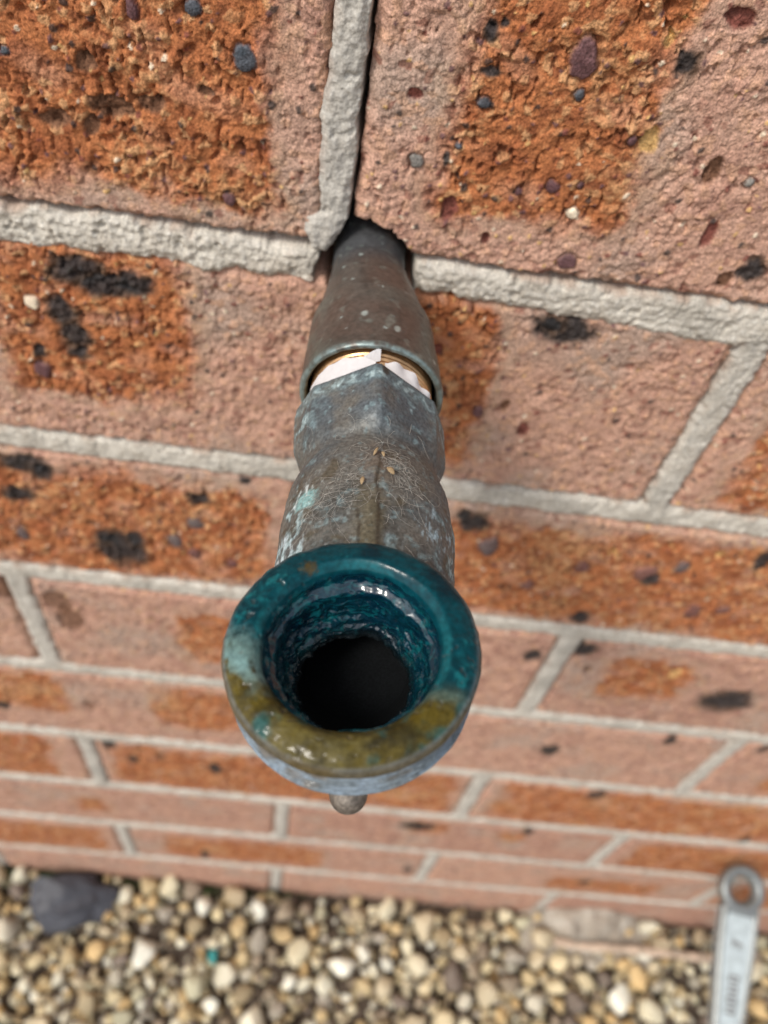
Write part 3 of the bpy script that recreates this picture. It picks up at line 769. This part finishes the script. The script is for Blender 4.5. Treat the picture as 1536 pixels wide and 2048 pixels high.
# lint and husks caught on the body
def body_surface(t, thv):
    r = float(np.interp(t, tl, rl)) + .35
    P = axpos(np.array(t)); return P + r * np.array((math.sin(thv), 0, math.cos(thv)))
V = []; F = []
def strand(pts, rad):
    base = len(V); pts = np.array(pts)
    for i, p in enumerate(pts):
        d = pts[min(i + 1, len(pts) - 1)] - pts[max(i - 1, 0)]; d = d / (np.linalg.norm(d) + 1e-9)
        a = np.cross(d, (0.3, .2, .9)); a /= np.linalg.norm(a) + 1e-9; b = np.cross(d, a)
        for k in range(3):
            q = k * 2.0944; V.append(p + rad * (math.cos(q) * a + math.sin(q) * b))
    for i in range(len(pts) - 1):
        for k in range(3):
            k2 = (k + 1) % 3
            F.append([base + i * 3 + k, base + i * 3 + k2, base + i * 3 + 3 + k2, base + i * 3 + 3 + k])
for i in range(260):
    if random.random() < .85:
        ct, cth = random.choice([(80, .16), (83, .24), (84, -.30), (86, -.22), (82, .05), (78, -.02), (90, -.55), (86, .45), (87, .1), (92, -.75), (89, -.4)])
        t = random.gauss(ct, 1.9); a = random.gauss(cth, .12)
    else:
        t = random.uniform(66, 101); a = random.gauss(0, .6)
    ang = random.uniform(0, 6.28); cur = random.gauss(0, .16); pts = []
    n = random.randint(6, 16); stp = random.uniform(.22, .5)
    hgt = random.uniform(-.2, .25)
    for j in range(n):
        t2 = min(max(t, 64), 101.5)
        p = body_surface(t2, a) + np.array((math.sin(a), 0, math.cos(a))) * (hgt * math.sin(math.pi * j / n) + .02)
        pts.append(p)
        ang += cur + random.gauss(0, .12)
        t += math.cos(ang) * stp; a += math.sin(ang) * stp / 16
    strand(pts, random.uniform(.012, .030))
lo_ = link('lint', raw_mesh('lint', V, F), M_LINT)
lo_['kind'] = 'stuff'; lo_['label'] = 'tangled pale lint and fine fibres caught on the brass body'
lo_['category'] = 'lint'

def husk(t, a, yaw, ln, wd, label):
    n, k = 12, 10
    Vv = []
    for i in range(n):
        f = i / (n - 1); r = wd * math.sin(math.pi * min(max(f, .02), .98)) ** .7
        for j in range(k):
            q = 2 * math.pi * j / k
            Vv.append(((f - .5) * ln, r * math.cos(q), .55 * r * math.sin(q) + .25 * math.sin(f * 3.1)))
    Vv = np.array(Vv)
    cy, sy = math.cos(yaw), math.sin(yaw)
    ex = np.array((cy, sy, .18)); up = np.array((math.sin(a), 0, math.cos(a)))
    ex = ex - up * ex.dot(up); ex /= np.linalg.norm(ex); ey = np.cross(up, ex)
    o = body_surface(t, a) + up * .55
    W = Vv[:, :1] * ex + Vv[:, 1:2] * ey + Vv[:, 2:] * up
    h = link('seed_husk', raw_mesh('seed_husk', W, grid_faces(n, k, True)), M_HUSK, None, tuple(o))
    return thing(h, label, 'seed husk', 'dry seed husks caught on the tap')
husk(78.5, -.03, 1.25, 2.3, .30, 'slim dry husk lying on the tap body nearest the hexagon')
husk(79.0, .05, 1.9, 1.3, .34, 'short husk touching the slim one near the hexagon')
husk(86.5, -.16, 1.45, 1.9, .40, 'straw coloured husk upright beside the olive seam stain')
husk(83.2, .13, -.75, 2.0, .62, 'wide brown husk to the right of the dark seam crack')

# ------------------------------------------------------------------ gravel
bed = None
gx = np.linspace(-420, 620, 90); gy = np.concatenate([np.linspace(-420, -170, 14), np.linspace(-160, 2, 34)])
GX, GY = np.meshgrid(gx, gy)
GZ = -676 + 4 * fbm(GX, GY, 60, 3, 301)
bed = link('gravel_bed', raw_mesh('gravel_bed', np.stack([GX, GY, GZ], -1), grid_faces(*GX.shape)), M_SOIL)
bed['kind'] = 'structure'
STONEC = [(.60, .53, .36), (.46, .36, .20), (.66, .62, .48), (.37, .29, .18), (.54, .45, .27), (.44, .40, .31), (.29, .23, .16), (.50, .37, .19),
          (.60, .50, .31), (.24, .185, .13), (.40, .37, .25), (.54, .38, .18), (.62, .56, .40), (.34, .30, .24), (.72, .69, .58), (.50, .42, .28), (.18, .14, .11),
          (.34, .27, .16)]
STONEC = [tuple(min(.78, v * 1.08 + .012) for v in c) for c in STONEC]
M_STONE = material('river_gravel', rough=0.75, micro=0.22, micro_size=7, bump=0.5, bump_size=3, color=(.5, .4, .3), objvar=STONEC, spec=.4)
def ico(sub):
    t = (1 + 5 ** .5) / 2
    v = [(-1, t, 0), (1, t, 0), (-1, -t, 0), (1, -t, 0), (0, -1, t), (0, 1, t), (0, -1, -t), (0, 1, -t), (t, 0, -1), (t, 0, 1), (-t, 0, -1), (-t, 0, 1)]
    f = [(0, 11, 5), (0, 5, 1), (0, 1, 7), (0, 7, 10), (0, 10, 11), (1, 5, 9), (5, 11, 4), (11, 10, 2), (10, 7, 6), (7, 1, 8), (3, 9, 4), (3, 4, 2), (3, 2, 6),
         (3, 6, 8), (3, 8, 9), (4, 9, 5), (2, 4, 11), (6, 2, 10), (8, 6, 7), (9, 8, 1)]
    v = [np.array(p) / np.linalg.norm(p) for p in v]
    for _ in range(sub):
        cache = {}; nf = []
        def mid(a, b):
            k = (min(a, b), max(a, b))
            if k not in cache:
                m = v[a] + v[b]; v.append(m / np.linalg.norm(m)); cache[k] = len(v) - 1
            return cache[k]
        for a, b, c in f:
            ab, bc_, ca = mid(a, b), mid(b, c), mid(c, a)
            nf += [(a, ab, ca), (b, bc_, ab), (c, ca, bc_), (ab, bc_, ca)]
        f = nf
    return np.array(v), np.array(f)
IV, IF = ico(2)
def stone_verts(seed, flat=.7, ang=.5):
    r2 = np.random.default_rng(seed)
    P = IV * np.array((1, r2.uniform(.60, .95), r2.uniform(flat - .15, flat + .12)))
    P = P * (1 + .38 * c3(IV * 1.0, .9, 2, seed))[..., None]
    for _ in range(11):                                      # chipped flats
        d = r2.normal(size=3); d /= np.linalg.norm(d)
        lim = r2.uniform(.36, .70)
        q = P @ d
        P = P - np.maximum(q - lim, 0)[:, None] * d * (.86 + .13 * ang)
    return P
protos = []
for i in range(16):
    protos.append(raw_mesh('stone', stone_verts(400 + i, .70), IF))
def proto_list(n): return protos[n % len(protos)]
def rotm(r2):
    q = r2.normal(size=4); q /= np.linalg.norm(q)
    from mathutils import Quaternion
    return Quaternion(q)
r2 = np.random.default_rng(55)
def pack(x0, x1, y0, y1, n, rmin, rmax, its=90, fixed=()):
    P = np.stack([r2.uniform(x0, x1, n), r2.uniform(y0, y1, n)], -1)
    R = rmin + (rmax - rmin) * r2.beta(1.1, 2.4, n)
    fx = np.array([f[:2] for f in fixed]).reshape(-1, 2); fr = np.array([f[2] for f in fixed])
    for it in range(its):
        d = P[:, None] - P[None]; q = np.linalg.norm(d, axis=-1) + 1e-6
        ov = np.maximum((R[:, None] + R[None]) * .93 - q, 0); np.fill_diagonal(ov, 0)
        P = P + (d / q[..., None] * ov[..., None] * .32).sum(1)
        for c, rr in zip(fx, fr):
            d = P - c; q = np.linalg.norm(d, axis=-1) + 1e-6
            P += d / q[:, None] * np.maximum((R + rr) * .9 - q, 0)[:, None]
        P[:, 0] = np.clip(P[:, 0], x0, x1); P[:, 1] = np.clip(P[:, 1], y0, np.minimum(y1, -R * .75))
    return P, R
FIXED = [(-192, -27, 38), (-24, -20, 13), (-115, -62, 14), (-59.6, -58.4, 6), (260, -12, 22), (300, -12, 22)]
P, R = pack(-285, 462, -138, -5, 345, 4.2, 14.8, fixed=FIXED)
# keep the 296 that show, the rest go with the loose gravel
def in_view(x, y):
    M = np.array(CAM_R); d = (np.array((x, y, -664)) - np.array(CAM_P)) @ M
    u, v = 768 + FPX * d[0] / -d[2], 1024 - FPX * d[1] / -d[2]
    return -25 < u < 1561 and v < 2090, v
order = [i for i in range(len(P)) if in_view(*P[i])[0]]
order.sort(key=lambda i: -R[i]); keep = set(order[:290])
def put_stone(x, y, r, z, me, quat, s=(1, 1, 1)):
    o = bpy.data.objects.new('stone', me)
    COL.objects.link(o); o.parent = bed
    o.location = (x * MM, y * MM, z * MM)
    o.rotation_mode = 'QUATERNION'; o.rotation_quaternion = quat
    o.scale = (r * s[0], r * s[1], r * s[2])
    return o
for m in protos: m.materials.append(M_STONE)
loose_V = []; loose_F = []; loose_C = []; nv = 0
def loose(x, y, z, r):
    global nv
    k = r2.integers(0, 16); base = stone_cache[k]
    A = np.array(rotm(r2).to_matrix())
    loose_V.append((base @ A.T) * r + np.array((x, y, z))); loose_F.append(IF1 + nv); nv += len(base)
    c = np.array(STONEC[r2.integers(0, len(STONEC))]) * r2.uniform(.8, 1.1)
    loose_C.append(np.repeat(c[None], len(base), 0))
IV_s, IF_s = IV, IF
IV, IF1 = ico(1)
stone_cache = [stone_verts(700 + i, .72) for i in range(16)]
IV = IV_s
for i in range(len(P)):
    x, y = P[i]; r = R[i]
    heap = 14 * math.exp(-((x - 275) / 75) ** 2) * sst(-45, -10, np.array(y)) + 9 * math.exp(-((x + 60) / 260) ** 2) * float(sst(-40, 0, np.array(y))) * .3
    z = -668 + .30 * r + r2.uniform(-3.5, 3.5) + float(heap)
    if i in keep:
        q = rotm(r2)
        put_stone(x, y, r * 1.16, z, protos[i % 16], q)
    else:
        loose(x, y, z, r)
for _ in range(2300):                                        # under-layer in the gaps
    x, y = r2.uniform(-300, 480), r2.uniform(-150, -4)
    heap = 10 * math.exp(-((x - 275) / 75) ** 2) * float(sst(-45, -10, np.array(y)))
    loose(x, y, -674 + r2.uniform(-2, 4) + heap, r2.uniform(3.0, 7.5))
for _ in range(1700):                                        # beyond the frame
    x, y = r2.uniform(-410, 610), r2.uniform(-410, -6)
    if -290 < x < 465 and y > -140: continue
    loose(x, y, -670 + r2.uniform(-3, 4), r2.uniform(6, 12))
M_LOOSE = material('small_gravel', rough=0.8, micro=0.2, micro_size=6, bump=0.4, bump_size=3, spec=.4)
lg = link('loose_gravel', raw_mesh('loose_gravel', np.concatenate(loose_V), np.concatenate(loose_F), np.concatenate(loose_C)), M_LOOSE, bed)
lg['kind'] = 'stuff'

def lone_stone(name, label, cat, x, y, z, scale, seed, colr, rot=(0, 0, 0), flat=.6, rough=.7, micro=.2):
    global IV
    Vv = stone_verts(seed, flat, .9) * (1 + .10 * c3(IV, .5, 2, seed + 1))[..., None] * np.array(scale)
    mt = material(name + '_surface', color=colr, rough=rough, micro=micro, micro_size=6, bump=.6, bump_size=5)
    o = link(name, raw_mesh(name, Vv, IF, smooth=(name != 'slate_stone')), mt, None, (x, y, z))
    o.rotation_euler = rot
    return thing(o, label, cat)
def big_stone(x, y, z, scale, seed, colr, label, rot=(0, 0, 0)):
    mt = material('pale_stone', color=colr, rough=.7, micro=.16, micro_size=5, bump=.6, bump_size=4)
    o = link('stone', raw_mesh('stone', stone_verts(seed, .8, .9) * np.array(scale), IF), mt, bed, (x, y, z))
    o.rotation_euler = rot; o['label'] = label
IV = IV_s
lone_stone('slate_stone', 'flat dark slate-grey stone lying on the gravel by the wall', 'stone', -192, -27, -660, (46, 34, 26), 917, (.052, .055, .068),
           (.35, .1, .2), .5, .55, .15)
lone_stone('teal_pebble', 'small bright teal pebble among the tan gravel stones', 'pebble', -59.6, -58.4, -661, (6, 11, 6), 915, (.02, .24, .23), (.5, 0, .1), .8, .4)
big_stone(-24, -22, -656, (10, 13, 17), 921, (.72, .70, .60), 'pointed white stone close to the wall', (.3, .2, .4))
big_stone(-115, -62, -660, (11, 15, 12), 923, (.70, .68, .58), 'large white stone', (.2, .1, .3))
# spilt mortar against the wall foot, a dry stick in front of it
mx = np.linspace(-62, 62, 60); my = np.linspace(-34, 8, 30)
MX, MY = np.meshgrid(mx, my)
q = np.hypot(MX / 60, (MY - 4) / 30)
MZ = 25 * sst(1.05, .1, q + .22 * fbm(MX, MY, 22, 3, 331)) + 2.0 * fbm(MX, MY, 9, 3, 333) - 3
MZ[0, :] = MZ[-1, :] = -14; MZ[:, 0] = MZ[:, -1] = -14
mcol = mixc(np.zeros(MX.shape + (3,)) + np.array((.34, .29, .235)), (.46, .42, .36), sst(-.3, .6, fbm(MX, MY, 14, 3, 335)))
ml = link('mortar_lump', raw_mesh('mortar_lump', np.stack([MX, MY, MZ], -1), grid_faces(*MX.shape), mcol), M_MORTAR, None, (272, -6, -662))
thing(ml, 'lump of spilt grey mortar set hard against the foot of the wall', 'mortar lump')
V = []; F = []
sp = [(236, -27, -652), (262, -29, -650.5), (300, -28, -651.5), (340, -29, -651), (372, -30, -652), (408, -31, -653)]
sp = np.array(sp, float)
si = np.linspace(0, 1, 40); sk = np.linspace(0, 1, len(sp))
pts = np.stack([np.interp(si, sk, sp[:, k]) for k in range(3)], -1)
base = 0; V = []; F = []
for i, p in enumerate(pts):
    r = 3.1 + .5 * math.sin(i * .7) + .3 * math.sin(i * 1.9)
    if i in (0, len(pts) - 1): r *= .5
    for k in range(10):
        a = k * .62832; V.append(p + np.array((0, r * 1.15 * math.cos(a), r * .75 * math.sin(a) + .4 * math.sin(3 * a + i))))
for i in range(len(pts) - 1):
    for k in range(10):
        k2 = (k + 1) % 10; F.append([i * 10 + k, i * 10 + k2, (i + 1) * 10 + k2, (i + 1) * 10 + k])
M_STICK = material('bleached_wood', color=(.52, .40, .30), rough=.8, micro=.25, micro_size=5, bump=.4, bump_size=3)
stk = link('dry_stick', raw_mesh('dry_stick', np.array(V) - np.array((320, -29, -652)), F), M_STICK, None, (320, -29, -652))
thing(stk, 'pale dry stick lying on the gravel in front of the mortar lump', 'stick')

# moss in the angle between wall and gravel
V = []; F = []
for i in range(900):
    x = r2.choice([r2.normal(-150, 45), r2.normal(-40, 30), r2.normal(-230, 14), r2.normal(-195, 25)]); y = -abs(r2.normal(0, 5)) - 2
    z = -672 + r2.uniform(0, 7); r = r2.uniform(.8, 2.4)
    b = len(V)
    for k in range(3):
        V.append((x + r2.normal() * r, y + r2.normal() * r * .6, z + r2.normal() * r))
    F.append([b, b + 1, b + 2])
M_MOSS = material('moss', color=(.045, .075, .02), rough=.9, micro=.3, micro_size=3, bump=.2)
mo = link('moss', raw_mesh('moss', V, F, smooth=False), M_MOSS)
mo['kind'] = 'stuff'; mo['label'] = 'dark green moss along the foot of the wall'; mo['category'] = 'moss'

# ------------------------------------------------------------------ the wrench leaning at the wall foot
M_STEEL = material('satin_steel', color=(.27, .285, .28), rough=.42, metallic=.65, micro=.08, micro_size=4, bump=.04, bump_size=2)
M_PANEL = material('satin_steel_panel', color=(.46, .53, .55), rough=.55, metallic=.1, micro=.10, micro_size=5, bump=.08, bump_size=2)
M_INK = material('stamped_marking', color=(.21, .21, .21), rough=.6, micro=.15, micro_size=1.5)
wr = bpy.data.objects.new('adjustable_wrench', None)
COL.objects.link(wr)
thing(wr, 'steel adjustable wrench leaning on the wall foot, its handle end with hanging hole up', 'wrench')
def pix_ray(u, v):
    d = np.array(((u - 768) / FPX, -(v - 1024) / FPX, -1.0)); return np.array(CAM_R) @ d
def on_plane(u, v, y0, z0, slope):
    """Where the sight line meets the plane z = z0 + slope * (y - y0): used once to find the tool's real resting place."""
    d = pix_ray(u, v); p = np.array(CAM_P)
    t = (z0 + slope * (p[1] - y0) - p[2]) / (d[2] - slope * d[1])
    return p + t * d
ZT, SL = -572.0, .36
dA = pix_ray(1482, 1778); A = np.array(CAM_P) + dA * ((-21 - CAM_P[1]) / dA[1])
B = on_plane(1452, 2048, A[1], A[2], .36)
print('WRENCH', A, B, np.linalg.norm(B - A))
ay = (B - A) / np.linalg.norm(B - A)
nrm = np.cross(np.array((1., 0, 0)), ay); nrm = nrm if nrm[2] > 0 else -nrm
nrm /= np.linalg.norm(nrm); ax_ = np.cross(ay, nrm)
wr.matrix_world = Matrix([[ax_[i], ay[i], nrm[i], A[i] * MM] for i in range(3)] + [[0, 0, 0, 1]])
hw = lambda y: np.interp(y, [10.5, 14.5, 22, 40, 140, 200, 270], [12.3, 13.9, 13.9, 13.7, 8.0, 7.8, 10.0])
ys = np.concatenate([np.linspace(10.5, 24, 20), np.linspace(25, 270, 120)]); f = np.linspace(-1, 1, 49)
YY, FFx = np.meshgrid(ys, f, indexing='ij')
XX = FFx * hw(YY)
edge = hw(YY) - np.abs(XX)
top = 4.6 - 1.6 * sst(2.6, 0, edge) - .0
rec = sst(2.6, 4.2, edge) * sst(14.5, 16.5, YY) * sst(255, 250, YY)
top = top - 1.3 * rec
Vt = np.stack([XX, YY, top], -1); Vb = np.stack([XX, YY, -top], -1)
n = XX.size; F1 = grid_faces(*XX.shape)
nr, nc = XX.shape
sidef = [[i * nc, (i + 1) * nc, n + (i + 1) * nc, n + i * nc] for i in range(nr - 1)] + [[(i + 1) * nc - 1, n + (i + 1) * nc - 1, n + (i + 2) * nc - 1, (i + 2) * nc - 1] for i in range(nr - 1)]
link('handle', raw_mesh('handle', np.concatenate([Vt.reshape(-1, 3), Vb.reshape(-1, 3)]), np.concatenate([F1[:, ::-1], F1 + n, np.array(sidef)])), M_STEEL, wr)
# the pale recessed panel, a plate let into the recess
ys2 = np.linspace(17.2, 249, 60); f2 = np.linspace(-1, 1, 11)
YY, FFx = np.meshgrid(ys2, f2, indexing='ij'); XX = FFx * (hw(YY) - 4.0) * np.where(YY < 20, .85 + .15 * (YY - 17.2) / 2.8, 1)
link('recessed_panel', raw_mesh('recessed_panel', np.stack([XX, YY, 0 * XX + 3.45], -1), grid_faces(*XX.shape)[:, ::-1]), M_PANEL, wr)
# hanging eye: chamfered ring
ep = np.array([(8.6, -3.4), (8.5, 0), (8.6, 2.0), (10.9, 4.5), (11.4, 4.8), (14.4, 4.8), (15.6, 4.1), (16.2, 2.6), (16.2, -2.6), (15.6, -4.1), (11.4, -4.8), (8.6, -3.4)])
ph = np.linspace(0, 2 * np.pi, 72, endpoint=False)
EV = np.stack([ep[:, 0][:, None] * np.cos(ph), ep[:, 0][:, None] * np.sin(ph), np.broadcast_to(ep[:, 1][:, None], (len(ep), 72))], -1)
link('hanging_eye', raw_mesh('hanging_eye', EV, grid_faces(len(ep), 72, True), smooth=True), M_STEEL, wr)
# worn stamped marks (too worn to read in the photograph): short strokes
def stroke(segs):
    V = []; F = []
    for (xa, ya, xb, yb, wd) in segs:
        d = np.array((xb - xa, yb - ya)); d = d / (np.linalg.norm(d) + 1e-9); nrm2 = np.array((-d[1], d[0])) * wd / 2
        b = len(V)
        for z in (3.5, 3.72):
            for (px, py), sgn in (((xa, ya), 1), ((xb, yb), 1), ((xb, yb), -1), ((xa, ya), -1)):
                V.append((px + nrm2[0] * sgn, py + nrm2[1] * sgn, z))
        F += [[b + 4, b + 5, b + 6, b + 7], [b, b + 4, b + 7, b + 3], [b + 1, b + 2, b + 6, b + 5], [b, b + 1, b + 5, b + 4], [b + 2, b + 3, b + 7, b + 6]]
    link('stamped_mark', raw_mesh('stamped_mark', V, F, smooth=False), M_INK, wr)
stroke([(-4, 36, 4.5, 34.5, 1.6), (1.5, 33.5, 3.5, 38, 1.4), (-3, 38, 0, 38, 1.2)])
for y in (56, 62.5, 69, 75.5):
    stroke([(-3.2, y, 3.2, y + .6, 1.8), (-3.2, y + 3.6, 3.2, y + 3.4, 1.8), (-3.0, y, -2.8, y + 3.6, 1.5)] + ([(2.8, y, 3.0, y + 3.5, 1.4)] if y in (56, 69) else []))
for y in (106, 112.5):
    stroke([(-3.4, y, 3.4, y, 1.8), (-3.4, y + 4, 3.4, y + 4, 1.8), (3.1, y, 3.1, y + 4, 1.5)])
# head with fixed and sliding jaw, beyond the frame
def prism(name, poly, z0, z1, mat):
    k = len(poly)
    bmv = [(x, y, z0) for x, y in poly] + [(x, y, z1) for x, y in poly]
    me = bpy.data.meshes.new(name)
    me.from_pydata([tuple(c * MM for c in v) for v in bmv], [], [list(range(k))[::-1], [k + i for i in range(k)]] + [[i, (i + 1) % k, k + (i + 1) % k, k + i] for i in range(k)])
    return link(name, me, mat, wr)
prism('fixed_jaw', [(-15, 268), (15, 268), (26, 285), (30, 305), (22, 345), (10, 352), (6, 318), (-10, 308), (-28, 312), (-30, 295)], -7, 7, M_STEEL)
prism('sliding_jaw', [(-30, 314), (-12, 310), (-8, 322), (-16, 352), (-26, 352), (-34, 335)], -6, 6, M_STEEL)
kp = np.linspace(0, 2 * np.pi, 24, endpoint=False)
kr = np.array([(.1, -8), (5, -8), (5.5, -7), (5.5, 7), (5, 8), (.1, 8)])
KV = np.stack([np.broadcast_to(-8 + kr[:, 1][:, None], (6, 24)), 296 + kr[:, 0][:, None] * np.cos(kp), kr[:, 0][:, None] * np.sin(kp) * 1.5], -1)
link('knurl', raw_mesh('knurl', KV, grid_faces(6, 24, True)), M_STEEL, wr)
